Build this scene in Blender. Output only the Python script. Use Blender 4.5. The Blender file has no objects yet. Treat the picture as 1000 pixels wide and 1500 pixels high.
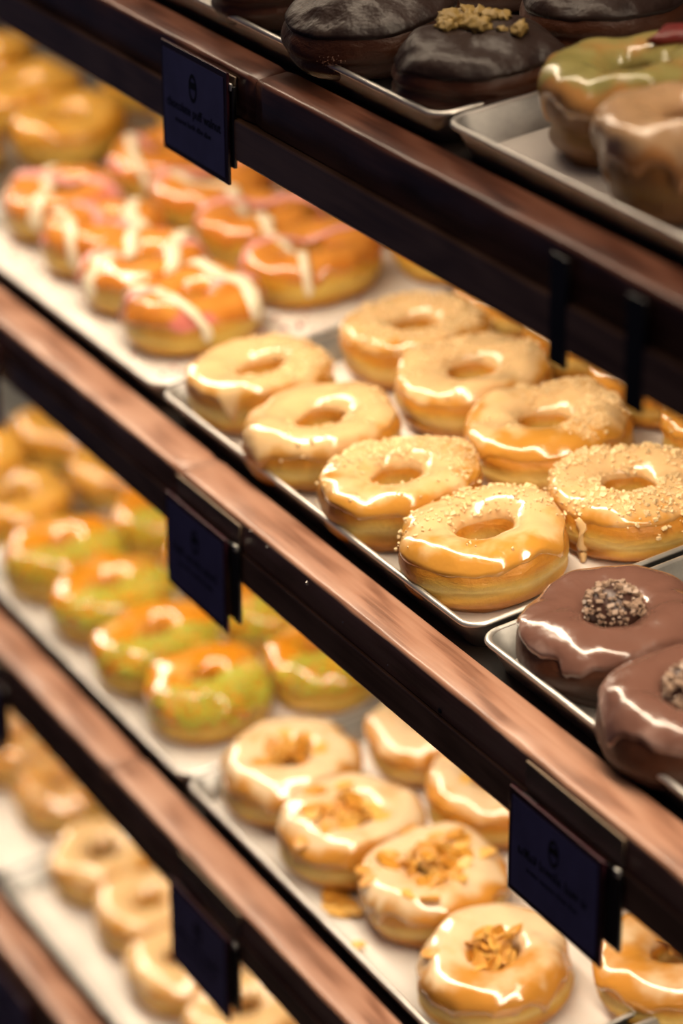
import bpy, bmesh, math, random
import numpy as np
from mathutils import Vector, Matrix, noise

# ------------------------------------------------------------------ camera, world, lamps, exposure
scene = bpy.context.scene
COL = scene.collection
TILT = 0.12526                       # the decks rise towards the back
TIER_Z = [0.317, 0.0, -0.322, -0.649]
RIGHT = Vector((0.47636501, 0.87923434, -0.00483291))
UP = Vector((-0.36146044, 0.20084232, 0.91049916))
FWD = Vector((-0.80151278, 0.43198303, -0.41348268))
cam_data = bpy.data.cameras.new('camera')
cam = bpy.data.objects.new('camera', cam_data)
COL.objects.link(cam)
m = Matrix((RIGHT, UP, -FWD)).transposed().to_4x4()
m.translation = Vector((1.4220933, -0.76610675, 0.7962339))
cam.matrix_world = m
cam_data.sensor_fit = 'HORIZONTAL'
cam_data.sensor_width = 24.0
cam_data.lens = 98.4
cam_data.clip_start = 0.05
cam_data.dof.use_dof = True
cam_data.dof.focus_distance = 1.745
cam_data.dof.aperture_fstop = 2.9
scene.camera = cam

world = bpy.data.worlds.new('world')
scene.world = world
world.use_nodes = True
bg = world.node_tree.nodes['Background']
bg.inputs[0].default_value = (0.62, 0.6, 1.0, 1)
bg.inputs[1].default_value = 0.038

X0, X1 = -2.15, 0.92                 # ends of the shelving
LAMP_W = [4.6, 10.6, 9.2, 8.2]    # strip over the top tier, then under tiers 0, 1, 2
LAMP_C = [(1.0, 0.80, 0.58), (1.0, 0.83, 0.62), (1.0, 0.84, 0.64), (1.0, 0.84, 0.64)]


def local(k, x, s, w=0.0):
    """point on tier k: x along the rail, s towards the back on the tilted deck, w off the deck"""
    z = TIER_Z[k] if k >= 0 else 0.644
    return Vector((x, s * math.cos(TILT) - w * math.sin(TILT), z + s * math.sin(TILT) + w * math.cos(TILT)))


for i in range(4):
    ld = bpy.data.lights.new('strip_lamp', 'AREA')
    ld.shape = 'RECTANGLE'
    ld.size = 3.0
    ld.size_y = 0.032
    ld.energy = LAMP_W[i]
    ld.color = LAMP_C[i]
    lo = bpy.data.objects.new('strip_lamp', ld)
    COL.objects.link(lo)
    lo.matrix_world = Matrix.Translation(local(i - 1, (X0 + X1) / 2, 0.052 if i else 0.075, -0.0295)) @ Matrix.Rotation(math.radians(-4), 4, 'X')

# warm shop light from overhead, just in front of the shelves
ld = bpy.data.lights.new('shop_lamp', 'AREA')
ld.shape = 'RECTANGLE'; ld.size = 1.6; ld.size_y = 0.3
ld.energy = 4.5
ld.color = (1.0, 0.80, 0.62)
lo = bpy.data.objects.new('shop_lamp', ld)
COL.objects.link(lo)
lo.location = (-0.3, -0.24, 2.6)
lo.rotation_euler = (Vector((0, 0, 0)) - lo.location).to_track_quat('-Z', 'Y').to_euler()

scene.view_settings.view_transform = 'Standard'
scene.view_settings.look = 'None'
scene.view_settings.exposure = 0.0
scene.view_settings.gamma = 1.0
scene.view_settings.use_curve_mapping = False

# ------------------------------------------------------------------ helpers
def mesh_obj(name, verts, faces, mat, parent=None, smooth=True, mats=None):
    me = bpy.data.meshes.new(name)
    me.from_pydata([tuple(v) for v in verts], [], [tuple(f) for f in faces])
    if mat:
        me.materials.append(mat)
    if smooth:
        me.polygons.foreach_set('use_smooth', [True] * len(me.polygons))
    me.update()
    o = bpy.data.objects.new(name, me)
    COL.objects.link(o)
    if parent:
        o.parent = parent
    return o


def bm_obj(name, bm, mat, parent=None, smooth=False):
    me = bpy.data.meshes.new(name)
    bmesh.ops.recalc_face_normals(bm, faces=bm.faces)
    bm.to_mesh(me); bm.free()
    if mat:
        me.materials.append(mat)
    if smooth:
        me.polygons.foreach_set('use_smooth', [True] * len(me.polygons))
    o = bpy.data.objects.new(name, me)
    COL.objects.link(o)
    if parent:
        o.parent = parent
    return o


def share(name, me, parent, mat4):
    o = bpy.data.objects.new(name, me)
    COL.objects.link(o)
    o.parent = parent
    o.matrix_basis = mat4
    return o


def tag(o, label, cat, group=None, kind=None):
    o['label'] = label
    o['category'] = cat
    if group:
        o['group'] = group
    if kind:
        o['kind'] = kind


def thing(name, label, cat, mat4, group=None):
    o = bpy.data.objects.new(name, None)
    o.empty_display_size = 0.02
    COL.objects.link(o)
    o.matrix_world = mat4
    tag(o, label, cat, group)
    return o


def tier_frame(k, x=0.0, s=0.0, w=0.0, rz=0.0):
    return Matrix.Translation(local(k, x, s, w)) @ Matrix.Rotation(TILT, 4, 'X') @ Matrix.Rotation(rz, 4, 'Z')


def box(bm, x0, x1, y0, y1, z0, z1, bev=0.0, seg=2):
    vs = [bm.verts.new((x, y, z)) for x in (x0, x1) for y in (y0, y1) for z in (z0, z1)]
    fs = [(0, 1, 3, 2), (4, 6, 7, 5), (0, 4, 5, 1), (2, 3, 7, 6), (0, 2, 6, 4), (1, 5, 7, 3)]
    faces = [bm.faces.new([vs[i] for i in f]) for f in fs]
    if bev > 0:
        ed = list({e for f in faces for e in f.edges})
        bmesh.ops.bevel(bm, geom=ed, offset=bev, segments=seg, affect='EDGES', profile=0.5)


# ------------------------------------------------------------------ materials
def new_mat(name):
    mt = bpy.data.materials.new(name)
    mt.use_nodes = True
    nt = mt.node_tree
    return mt, nt, nt.nodes['Principled BSDF']


def ramp(nt, stops, interp='LINEAR'):
    r = nt.nodes.new('ShaderNodeValToRGB')
    r.color_ramp.interpolation = interp
    el = r.color_ramp.elements
    while len(el) < len(stops):
        el.new(0.5)
    for e, (p, c) in zip(el, stops):
        e.position = p
        e.color = (*c, 1)
    return r


def tex(nt, kind, scale, coord='Object', mapping=None, **kw):
    t = nt.nodes.new(kind)
    t.inputs['Scale'].default_value = scale
    for k, v in kw.items():
        t.inputs[k].default_value = v
    tc = nt.nodes.new('ShaderNodeTexCoord')
    if mapping:
        mp = nt.nodes.new('ShaderNodeMapping')
        mp.inputs['Scale'].default_value = mapping
        nt.links.new(tc.outputs[coord], mp.inputs['Vector'])
        nt.links.new(mp.outputs[0], t.inputs['Vector'])
    else:
        nt.links.new(tc.outputs[coord], t.inputs['Vector'])
    return t


def bump(nt, bsdf, src, dist, strength=1.0, prev=None):
    b = nt.nodes.new('ShaderNodeBump')
    b.inputs['Distance'].default_value = dist
    b.inputs['Strength'].default_value = strength
    nt.links.new(src, b.inputs['Height'])
    if prev:
        nt.links.new(prev.outputs[0], b.inputs['Normal'])
    nt.links.new(b.outputs[0], bsdf.inputs['Normal'])
    return b


def wood_mat(name, c0, c1, c2, rough=0.38):
    mt, nt, b = new_mat(name)
    n = tex(nt, 'ShaderNodeTexNoise', 1.0, mapping=(5, 160, 160), Detail=7.0, Roughness=0.7, Distortion=0.4)
    w = tex(nt, 'ShaderNodeTexWave', 22.0, mapping=(0.12, 1, 1), Distortion=14.0, Detail=3.0)
    w.inputs['Detail Scale'].default_value = 1.2
    mix = nt.nodes.new('ShaderNodeMix'); mix.data_type = 'FLOAT'
    mix.inputs[0].default_value = 0.2
    nt.links.new(n.outputs[0], mix.inputs[2]); nt.links.new(w.outputs[1], mix.inputs[3])
    r = ramp(nt, [(0.34, c0), (0.5, c1), (0.68, c2)])
    nt.links.new(mix.outputs[0], r.inputs[0])
    # worn lighter patches
    wn = tex(nt, 'ShaderNodeTexNoise', 7.0, Detail=3.0)
    wr = ramp(nt, [(0.55, (0, 0, 0)), (0.72, (1, 1, 1))])
    nt.links.new(wn.outputs[0], wr.inputs[0])
    mx = nt.nodes.new('ShaderNodeMix'); mx.data_type = 'RGBA'
    nt.links.new(wr.outputs[0], mx.inputs[0])
    nt.links.new(r.outputs[0], mx.inputs[6])
    mx.inputs[7].default_value = (c2[0] * 1.05, c2[1] * 1.08, c2[2] * 1.1, 1)
    nt.links.new(mx.outputs[2], b.inputs['Base Color'])
    rr = nt.nodes.new('ShaderNodeMapRange')
    rr.inputs[3].default_value = rough - 0.08; rr.inputs[4].default_value = rough + 0.15
    nt.links.new(n.outputs[0], rr.inputs[0]); nt.links.new(rr.outputs[0], b.inputs['Roughness'])
    bump(nt, b, mix.outputs[0], 0.0004, 0.5)
    b.inputs['Coat Weight'].default_value = 0.35
    b.inputs['Coat Roughness'].default_value = 0.22
    return mt


M = {}
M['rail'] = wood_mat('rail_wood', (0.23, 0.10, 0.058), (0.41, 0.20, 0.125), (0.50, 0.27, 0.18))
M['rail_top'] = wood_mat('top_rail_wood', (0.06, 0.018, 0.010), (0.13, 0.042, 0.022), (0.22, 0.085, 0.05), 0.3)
M['fascia'] = wood_mat('fascia_wood', (0.16, 0.075, 0.038), (0.25, 0.125, 0.065), (0.34, 0.18, 0.10), 0.3)
M['panel'] = wood_mat('panel_wood', (0.012, 0.007, 0.005), (0.02, 0.012, 0.008), (0.035, 0.02, 0.013), 0.6)


def simple(name, col, rough, metal=0.0, bumps=None, **kw):
    mt, nt, b = new_mat(name)
    n = tex(nt, 'ShaderNodeTexNoise', bumps[0] if bumps else 40.0, Detail=4.0)
    r = ramp(nt, [(0.3, tuple(c * 0.82 for c in col)), (0.7, tuple(min(1, c * 1.12) for c in col))])
    nt.links.new(n.outputs[0], r.inputs[0]); nt.links.new(r.outputs[0], b.inputs['Base Color'])
    b.inputs['Roughness'].default_value = rough
    b.inputs['Metallic'].default_value = metal
    if bumps:
        bump(nt, b, n.outputs[0], bumps[1], 0.6)
    for k, v in kw.items():
        b.inputs[k.replace('_', ' ')].default_value = v
    return mt


def metal_mat():
    mt, nt, b = new_mat('tray_aluminium')
    n = tex(nt, 'ShaderNodeTexNoise', 1.0, mapping=(30, 30, 30), Detail=6.0, Roughness=0.7)
    r = ramp(nt, [(0.3, (0.30, 0.29, 0.275)), (0.7, (0.50, 0.485, 0.46))])
    nt.links.new(n.outputs[0], r.inputs[0]); nt.links.new(r.outputs[0], b.inputs['Base Color'])
    b.inputs['Metallic'].default_value = 0.85
    rr = nt.nodes.new('ShaderNodeMapRange')
    rr.inputs[3].default_value = 0.34; rr.inputs[4].default_value = 0.55
    nt.links.new(n.outputs[0], rr.inputs[0]); nt.links.new(rr.outputs[0], b.inputs['Roughness'])
    bump(nt, b, n.outputs[0], 0.0004, 0.4)
    return mt


M['metal'] = metal_mat()
M['rim'] = simple('tray_rim_metal', (0.74, 0.71, 0.67), 0.36, 0.8, (60, 0.0002))
M['paper'] = simple('baking_paper', (0.80, 0.74, 0.68), 0.6, 0.0, (14, 0.0012))
M['black'] = simple('black_plastic', (0.012, 0.011, 0.012), 0.35)
M['clip'] = simple('plate_reflection_tan', (0.26, 0.18, 0.115), 0.35)  # clear acrylic plate; its grey-brown reflections are put into the base colour
M['navy'] = simple('navy_card', (0.20, 0.18, 0.36), 0.3)
M['border'] = simple('card_border', (0.05, 0.012, 0.02), 0.3)
M['ink'] = simple('black_ink', (0.003, 0.003, 0.006), 0.5)
M['channel'] = simple('lamp_channel', (0.5, 0.5, 0.5), 0.4, 0.9)
mt, nt, b = new_mat('lamp_diffuser')
b.inputs['Base Color'].default_value = (0.9, 0.88, 0.8, 1)
b.inputs['Emission Color'].default_value = (1.0, 0.78, 0.5, 1)
b.inputs['Emission Strength'].default_value = 3.0
M['diffuser'] = mt


def dough_mat(name, stops, H, rough=0.42, sss=0.12):
    """bread: colour bands by height (fried top and bottom, pale belt), mottled"""
    mt, nt, b = new_mat(name)
    tc = nt.nodes.new('ShaderNodeTexCoord')
    sx = nt.nodes.new('ShaderNodeSeparateXYZ')
    nt.links.new(tc.outputs['Object'], sx.inputs[0])
    n = tex(nt, 'ShaderNodeTexNoise', 45.0, Detail=5.0, Roughness=0.6)
    n2 = tex(nt, 'ShaderNodeTexNoise', 14.0, Detail=2.0)
    mr = nt.nodes.new('ShaderNodeMapRange')
    mr.inputs[1].default_value = 0.0; mr.inputs[2].default_value = H
    nt.links.new(sx.outputs[2], mr.inputs[0])
    ad = nt.nodes.new('ShaderNodeMath'); ad.operation = 'MULTIPLY_ADD'
    nt.links.new(n2.outputs[0], ad.inputs[0]); ad.inputs[1].default_value = 0.34
    ad2 = nt.nodes.new('ShaderNodeMath'); ad2.operation = 'SUBTRACT'; ad2.inputs[1].default_value = 0.17
    nt.links.new(mr.outputs[0], ad.inputs[2]); nt.links.new(ad.outputs[0], ad2.inputs[0])
    r = ramp(nt, stops)
    nt.links.new(ad2.outputs[0], r.inputs[0])
    hs = nt.nodes.new('ShaderNodeMix'); hs.data_type = 'RGBA'; hs.blend_type = 'MULTIPLY'
    rr = ramp(nt, [(0.3, (0.72, 0.66, 0.6)), (0.62, (1, 1, 1))])
    nt.links.new(n.outputs[0], rr.inputs[0])
    hs.inputs[0].default_value = 0.8
    nt.links.new(r.outputs[0], hs.inputs[6]); nt.links.new(rr.outputs[0], hs.inputs[7])
    nt.links.new(hs.outputs[2], b.inputs['Base Color'])
    b.inputs['Roughness'].default_value = rough
    b.inputs['Subsurface Weight'].default_value = sss
    b.inputs['Subsurface Radius'].default_value = (0.010, 0.005, 0.002)
    b.inputs['Subsurface Scale'].default_value = 0.6
    wn = tex(nt, 'ShaderNodeTexNoise', 1.0, mapping=(60, 60, 190), Detail=6.0, Roughness=0.65, Distortion=1.2)
    b1 = bump(nt, b, n.outputs[0], 0.0026, 0.9)
    bump(nt, b, wn.outputs[0], 0.0012, 0.8, b1)
    return mt


GOLD = [(0.0, (0.36, 0.13, 0.015)), (0.20, (0.50, 0.19, 0.02)), (0.34, (0.64, 0.34, 0.055)), (0.46, (0.80, 0.58, 0.19)),
        (0.56, (0.70, 0.42, 0.085)), (0.66, (0.62, 0.26, 0.028)), (1.0, (0.58, 0.22, 0.02))]
M['dough'] = dough_mat('fried_dough', GOLD, 0.042)
M['dough_y'] = dough_mat('egg_dough', [(0.0, (0.36, 0.13, 0.01)), (0.2, (0.60, 0.29, 0.025)), (0.4, (0.72, 0.50, 0.10)), (0.6, (0.64, 0.32, 0.03)), (1.0, (0.58, 0.22, 0.02))], 0.042)
CH = [(0.0, (0.022, 0.007, 0.003)), (0.35, (0.06, 0.017, 0.006)), (0.5, (0.085, 0.025, 0.008)), (1.0, (0.05, 0.015, 0.006))]
M['dough_c'] = dough_mat('chocolate_dough', CH, 0.05, 0.45, 0.0)
M['dough_b'] = dough_mat('brown_dough', [(0.0, (0.10, 0.035, 0.008)), (0.3, (0.22, 0.09, 0.018)), (0.45, (0.34, 0.17, 0.04)), (0.6, (0.30, 0.12, 0.025)), (1.0, (0.34, 0.14, 0.03))], 0.045)


def glaze_mat(name, thin, thick, rough=0.2, patch=(0.42, 0.62), patch_scale=26.0, sss=0.1, spots=None, bumpd=0.0005, coat=0.5):
    """sugar glaze: 'cover' (painted when the shell is built) says how thick it lies; thin glaze shows the crust"""
    mt, nt, b = new_mat(name)
    at = nt.nodes.new('ShaderNodeAttribute'); at.attribute_name = 'cover'
    n = tex(nt, 'ShaderNodeTexNoise', patch_scale, Detail=3.0)
    f = tex(nt, 'ShaderNodeTexNoise', 160.0, Detail=4.0)
    ad = nt.nodes.new('ShaderNodeMath'); ad.operation = 'MULTIPLY_ADD'
    nt.links.new(n.outputs[0], ad.inputs[0]); ad.inputs[1].default_value = 0.9
    nt.links.new(at.outputs['Fac'], ad.inputs[2])
    mr = nt.nodes.new('ShaderNodeMapRange'); mr.interpolation_type = 'SMOOTHSTEP'
    mr.inputs[1].default_value = 0.45 + patch[0]; mr.inputs[2].default_value = 0.45 + patch[1]
    nt.links.new(ad.outputs[0], mr.inputs[0])
    mx = nt.nodes.new('ShaderNodeMix'); mx.data_type = 'RGBA'
    nt.links.new(mr.outputs[0], mx.inputs[0])
    mx.inputs[6].default_value = (*thin, 1); mx.inputs[7].default_value = (*thick, 1)
    out = mx.outputs[2]
    if spots:
        sp = tex(nt, 'ShaderNodeTexNoise', spots[0], Detail=2.0)
        sr = ramp(nt, [(spots[1], (0, 0, 0)), (spots[1] + 0.06, (1, 1, 1))])
        nt.links.new(sp.outputs[0], sr.inputs[0])
        m2 = nt.nodes.new('ShaderNodeMix'); m2.data_type = 'RGBA'
        nt.links.new(sr.outputs[0], m2.inputs[0]); nt.links.new(out, m2.inputs[6])
        m2.inputs[7].default_value = (*spots[2], 1)
        out = m2.outputs[2]
    nt.links.new(out, b.inputs['Base Color'])
    b.inputs['Roughness'].default_value = rough
    b.inputs['Coat Weight'].default_value = coat
    b.inputs['Coat IOR'].default_value = 1.6
    b.inputs['Coat Roughness'].default_value = 0.08
    b.inputs['Subsurface Weight'].default_value = sss
    b.inputs['Subsurface Radius'].default_value = (0.008, 0.005, 0.003)
    b.inputs['Subsurface Scale'].default_value = 0.5
    b1 = bump(nt, b, n.outputs[0], bumpd * 4.0, 0.8)
    bump(nt, b, f.outputs[0], bumpd * 0.7, 0.7, b1)
    return mt


M['g_caramel'] = glaze_mat('caramel_glaze', (0.63, 0.29, 0.045), (0.81, 0.54, 0.27), coat=0.8, patch=(0.40, 0.74), patch_scale=44.0)
M['drip'] = simple('glaze_drip', (0.78, 0.52, 0.24), 0.2)
M['g_white'] = glaze_mat('white_glaze', (0.60, 0.26, 0.04), (0.82, 0.60, 0.37), coat=0.8, patch=(0.56, 0.88))
M['g_fruit'] = glaze_mat('fruit_glaze', (0.56, 0.19, 0.025), (0.68, 0.27, 0.05), spots=(22.0, 0.58, (0.74, 0.22, 0.17)))
M['g_orange'] = glaze_mat('orange_glaze', (0.68, 0.25, 0.012), (0.80, 0.44, 0.13), coat=1.0, patch=(0.5, 0.8))
M['g_honey'] = glaze_mat('honey_glaze', (0.54, 0.23, 0.02), (0.66, 0.35, 0.07), rough=0.22)
M['g_matcha'] = glaze_mat('matcha_glaze', (0.56, 0.27, 0.08), (0.38, 0.33, 0.11), patch=(0.56, 0.80))
M['g_toffee'] = glaze_mat('toffee_glaze', (0.50, 0.22, 0.07), (0.62, 0.38, 0.2))
M['g_milk'] = glaze_mat('milk_chocolate_glaze', (0.34, 0.21, 0.175), (0.165, 0.078, 0.057), rough=0.22, sss=0.0, patch=(0.36, 0.64), patch_scale=42.0)
M['g_dark'] = glaze_mat('dark_chocolate_glaze', (0.020, 0.010, 0.008), (0.034, 0.019, 0.015), rough=0.42, patch_scale=60.0, sss=0.0, bumpd=0.0008, coat=0.0)
M['g_dark'].node_tree.nodes['Principled BSDF'].inputs['Specular IOR Level'].default_value = 0.36
M['crumb'] = simple('nut_crumb', (0.88, 0.66, 0.36), 0.5)
M['flake'] = simple('almond_flake', (0.62, 0.28, 0.035), 0.4, 0.0, (90, 0.0004))
M['flake_p'] = simple('pale_almond_flake', (0.76, 0.43, 0.10), 0.4, 0.0, (90, 0.0004))
M['pist'] = simple('pistachio_crumb', (0.47, 0.48, 0.045), 0.5)
M['walnut'] = simple('walnut', (0.36, 0.24, 0.075), 0.5, 0.0, (260, 0.0012))
M['truffle'] = simple('truffle_chocolate', (0.06, 0.025, 0.018), 0.4)
M['nib'] = simple('nut_nib', (0.34, 0.23, 0.165), 0.35)
M['white'] = simple('white_icing', (0.88, 0.76, 0.55), 0.25)
M['pink'] = simple('pink_icing', (0.82, 0.36, 0.32), 0.25)
M['red'] = simple('red_berry_crumb', (0.42, 0.045, 0.045), 0.6)
M['darkbit'] = simple('dark_crumb', (0.045, 0.02, 0.02), 0.5)
M['cocoa'] = simple('cocoa_powder', (0.36, 0.20, 0.14), 0.9)
M['crumble'] = simple('crumble', (0.62, 0.40, 0.16), 0.7)
M['redfruit'] = simple('dried_red_fruit', (0.20, 0.025, 0.02), 0.4, 0.0, (120, 0.0015))

# ------------------------------------------------------------------ the setting
def struct(name, x0, x1, y0, y1, z0, z1, mat):
    bm = bmesh.new(); box(bm, x0, x1, y0, y1, z0, z1)
    o = bm_obj(name, bm, mat)
    o['kind'] = 'structure'
    return o


struct('floor', -3.2, 3.2, -3.2, 0.8, -1.32, -1.30, M['panel'])
struct('wall_back', X0 - 0.03, X1 + 0.03, 0.72, 0.74, -1.30, 1.0, M['panel'])
struct('wall_left', X0 - 0.03, X0, 0.0, 0.72, -1.30, 1.0, M['panel'])
struct('wall_right', X1, X1 + 0.03, 0.0, 0.72, -1.30, 1.0, M['panel'])

def bits(name, pts, mat, parent, s0, s1, seed, flat=0.7):
    """many small irregular crumbs joined into one piece of stuff"""
    rnd = random.Random(seed)
    cube = [Vector(c) for c in ((-1, -1, -.7), (1, -.8, -1), (.9, 1, -.8), (-1, .8, -1), (-.8, -1, .9), (.7, -1, 1), (1, .9, .8), (-.9, .7, 1))]
    cf = [(0, 3, 2, 1), (4, 5, 6, 7), (0, 1, 5, 4), (1, 2, 6, 5), (2, 3, 7, 6), (3, 0, 4, 7)]
    vs, fs = [], []
    for p in pts:
        s = s0 + (s1 - s0) * rnd.random() ** 2
        R = Matrix.Rotation(rnd.uniform(0, 6.28), 3, 'Z') @ Matrix.Rotation(rnd.uniform(-1, 1), 3, 'X')
        sc = Vector((s * rnd.uniform(.7, 1.3), s * rnd.uniform(.6, 1.1), s * flat * rnd.uniform(.6, 1.1)))
        b0 = len(vs)
        for c in cube:
            q = Vector((c.x * sc.x * rnd.uniform(.65, 1), c.y * sc.y * rnd.uniform(.65, 1), c.z * sc.z * rnd.uniform(.65, 1)))
            vs.append(p + R @ q * 0.72)
        fs += [tuple(b0 + i for i in f) for f in cf]
    o = mesh_obj(name, vs, fs, mat, parent, smooth=False)
    o['kind'] = 'stuff'
    return o


# ------------------------------------------------------------------ shelf tiers
def rail_board(parent, x0, x1, h, seed):
    """front board with a softly rounded, slightly dented nose edge; runs along x"""
    rnd = random.Random(seed)
    prof = []
    r = 0.0034
    for a in range(5):                                   # rounded front top edge
        t = math.radians(180 - a * 22.5)
        prof.append((r + r * math.cos(t), -r + r * math.sin(t)))
    dt = math.tan(TILT)
    D = 0.031 if seed >= 10 else 0.026
    prof += [(D - 0.0015, (D - 0.0015) * dt * 0.75), (D, D * dt * 0.75 - 0.0015), (D, -h), (0.0012, -h), (0.0, -h + 0.0012)]
    n = max(8, int((x1 - x0) / 0.012))
    vs, fs = [], []
    P = len(prof)
    for i in range(n + 1):
        x = x0 + (x1 - x0) * i / n
        nick = 0.0
        for j, (y, z) in enumerate(prof):
            q = 0.0
            if j < 5:
                q = 0.0007 * noise.noise(Vector((x * 40, j * 0.6, seed))) + 0.0006 * noise.noise(Vector((x * 9, 3, seed)))
            e = 0.0009 if i in (0, n) else 0.0
            cy, cz = D / 2, -h / 2
            vs.append((x, y + q + (e if y < cy else -e), z - abs(q) * 0.5 + (e if z < cz else -e)))
    for i in range(n):
        for j in range(P):
            a = i * P + j; b_ = i * P + (j + 1) % P
            fs.append((a, b_, b_ + P, a + P))
    fs.append(tuple(range(P))[::-1]); fs.append(tuple(n * P + j for j in range(P)))
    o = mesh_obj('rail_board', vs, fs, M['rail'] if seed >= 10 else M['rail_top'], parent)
    return o


NAMES = ['top', 'second', 'third', 'lowest']
TIER_LABEL = ['topmost dark wooden display shelf, the one carrying the dark chocolate doughnuts',
              'second wooden display shelf from the top, carrying the crumb-topped glazed doughnuts',
              'third wooden display shelf from the top, carrying the almond and pistachio doughnuts',
              'lowest wooden display shelf, its rail cutting the bottom left corner']
JOINTS = [[-1.35, -0.113, 0.42], [-1.2, -0.243, 0.62], [-1.0, -0.40, 0.5], [-1.5, -0.3]]
RH = [0.031, 0.0245, 0.0245, 0.0245]
FB = [-0.058, -0.0475, -0.0445, -0.0445]
for k in range(4):
    root = thing('display_shelf', TIER_LABEL[k], 'shelf', Matrix.Translation((0, 0, TIER_Z[k])), None)
    cuts = [X0] + JOINTS[k] + [X1]
    for i in range(len(cuts) - 1):
        rail_board(root, cuts[i] + 0.0003, cuts[i + 1] - 0.0003, RH[k], 10 * k + i)
    bm = bmesh.new(); box(bm, X0, X1, -0.0044 if k == 0 else -0.0020, 0.020, FB[k], -RH[k], 0.0014 if k == 0 else 0.0009)
    bm_obj('fascia_strip', bm, M['fascia'], root)
    if k == 1:
        pr = [Vector((xx, -0.0006, zz)) for xx, zz in ((-0.104, -0.004), (-0.0480, -0.0085), (-0.0465, -0.006), (-0.128, -0.002), (0.003, -0.014), (-0.0455, -0.0075), (0.062, -0.018))]
        bits('scuff_marks', pr, M['rim'], root, 0.0006, 0.0014, 3)
        bm = bmesh.new(); bmesh.ops.create_cone(bm, cap_ends=True, segments=14, radius1=0.0021, radius2=0.0016, depth=0.0012, matrix=Matrix.Translation((0.126, -0.0002, -0.0205)) @ Matrix.Rotation(math.pi / 2, 4, 'X'))
        bm_obj('screw_hole_dark', bm, M['black'], root, True)  # black disc standing in for the shade inside a screw hole
    bm = bmesh.new(); box(bm, X0 + 0.001, X1 - 0.001, 0.0315, 0.70, -0.0205, -0.0085)
    d = bm_obj('deck_board', bm, M['panel'], root); d.matrix_basis = Matrix.Rotation(TILT, 4, 'X')
    if k < 3:
        bm = bmesh.new(); box(bm, X0 + 0.01, X1 - 0.01, 0.042, 0.062, -0.0265, -0.0206)
        d = bm_obj('lamp_channel', bm, M['channel'], root); d.matrix_basis = Matrix.Rotation(TILT, 4, 'X')
        bm = bmesh.new(); box(bm, X0 + 0.02, X1 - 0.02, 0.0445, 0.0595, -0.0285, -0.0266, 0.0007)
        e = bm_obj('lamp_diffuser', bm, M['diffuser'], d)

# ------------------------------------------------------------------ trays and paper
def rrect(x0, x1, y0, y1, r, n=6):
    pts = []
    for cx, cy, a0 in ((x1 - r, y0 + r, -90), (x1 - r, y1 - r, 0), (x0 + r, y1 - r, 90), (x0 + r, y0 + r, 180)):
        for i in range(n + 1):
            a = math.radians(a0 + 90 * i / n)
            pts.append((cx + r * math.cos(a), cy + r * math.sin(a)))
    return pts


TH = 0.0225        # tray height
TW, TD = 0.453, 0.615


def tray(k, x0, s0, label, group='baking trays on the display shelves', w=TW, d=TD, r=0.015):
    root = thing('baking_tray', label, 'tray', tier_frame(k, x0 + w / 2, s0 + d / 2, -0.0085), group)

    def sweep(prof, closed_bottom):
        vs, fs = [], []
        ring = None
        rings = []
        for dd, z in prof:
            rr = max(r - dd * 0.55, 0.006)
            pts = rrect(-w / 2 + dd, w / 2 - dd, -d / 2 + dd, d / 2 - dd, rr)
            base = len(vs)
            vs += [(x, y, z + 0.0003 * noise.noise(Vector((x * 18, y * 18, x0)))) for x, y in pts]
            rings.append((base, len(pts)))
        for a in range(len(rings) - (1 if closed_bottom else 0)):
            b0, n = rings[a]; b1, _ = rings[(a + 1) % len(rings)]
            for i in range(n):
                j = (i + 1) % n
                fs.append((b0 + i, b0 + j, b1 + j, b1 + i))
        if closed_bottom:
            b0, n = rings[0]; fs.append(tuple(b0 + i for i in range(n))[::-1])
            b1, n = rings[-1]; fs.append(tuple(b1 + i for i in range(n)))
        return vs, fs
    # pan: outer bottom up the outside, over the lip, down the inside
    pan = [(0.0115, 0.0), (0.0098, 0.0006), (0.0033, TH - 0.003), (0.0030, TH - 0.0008), (0.0046, TH - 0.0008), (0.0112, 0.0022), (0.0135, 0.0012)]
    vs, fs = sweep(pan, True)
    mesh_obj('pan', vs, fs, M['metal'], root)
    rim = []
    for a in range(10):
        t = math.radians(36 * a)
        rim.append((0.0024 - 0.0022 * math.cos(t), TH - 0.0012 + 0.0018 * math.sin(t)))
    vs, fs = sweep(rim, False)
    mesh_obj('rolled_rim', vs, fs, M['rim'], root)
    return root


def paper(k, x0, s0, label, seed=0, w=TW, d=TD, mat='paper', inset=0.0125):
    NX, NY = 44, 28
    vs, fs = [], []
    for i in range(NX + 1):
        for j in range(NY + 1):
            x = -w / 2 + inset + (w - 2 * inset) * i / NX
            y = -d / 2 + inset + (d - 2 * inset) * j / NY
            e = min(i, j, NX - i, NY - j)
            z = 0.00165 + 0.0004 * (1 + noise.noise(Vector((x * 12, y * 12, seed)))) + (0.0010 if e == 0 else 0)
            vs.append((x, y, z))
    for i in range(NX):
        for j in range(NY):
            a = i * (NY + 1) + j
            fs.append((a, a + NY + 1, a + NY + 2, a + 1))
    o = mesh_obj('baking_paper', vs, fs, M[mat])
    o.matrix_world = tier_frame(k, x0 + w / 2, s0 + d / 2, -0.0085)
    sol = o.modifiers.new('thickness', 'SOLIDIFY'); sol.thickness = 0.0002; sol.offset = -1
    tag(o, label, 'paper', 'baking paper sheets in the trays')
    return o


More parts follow.
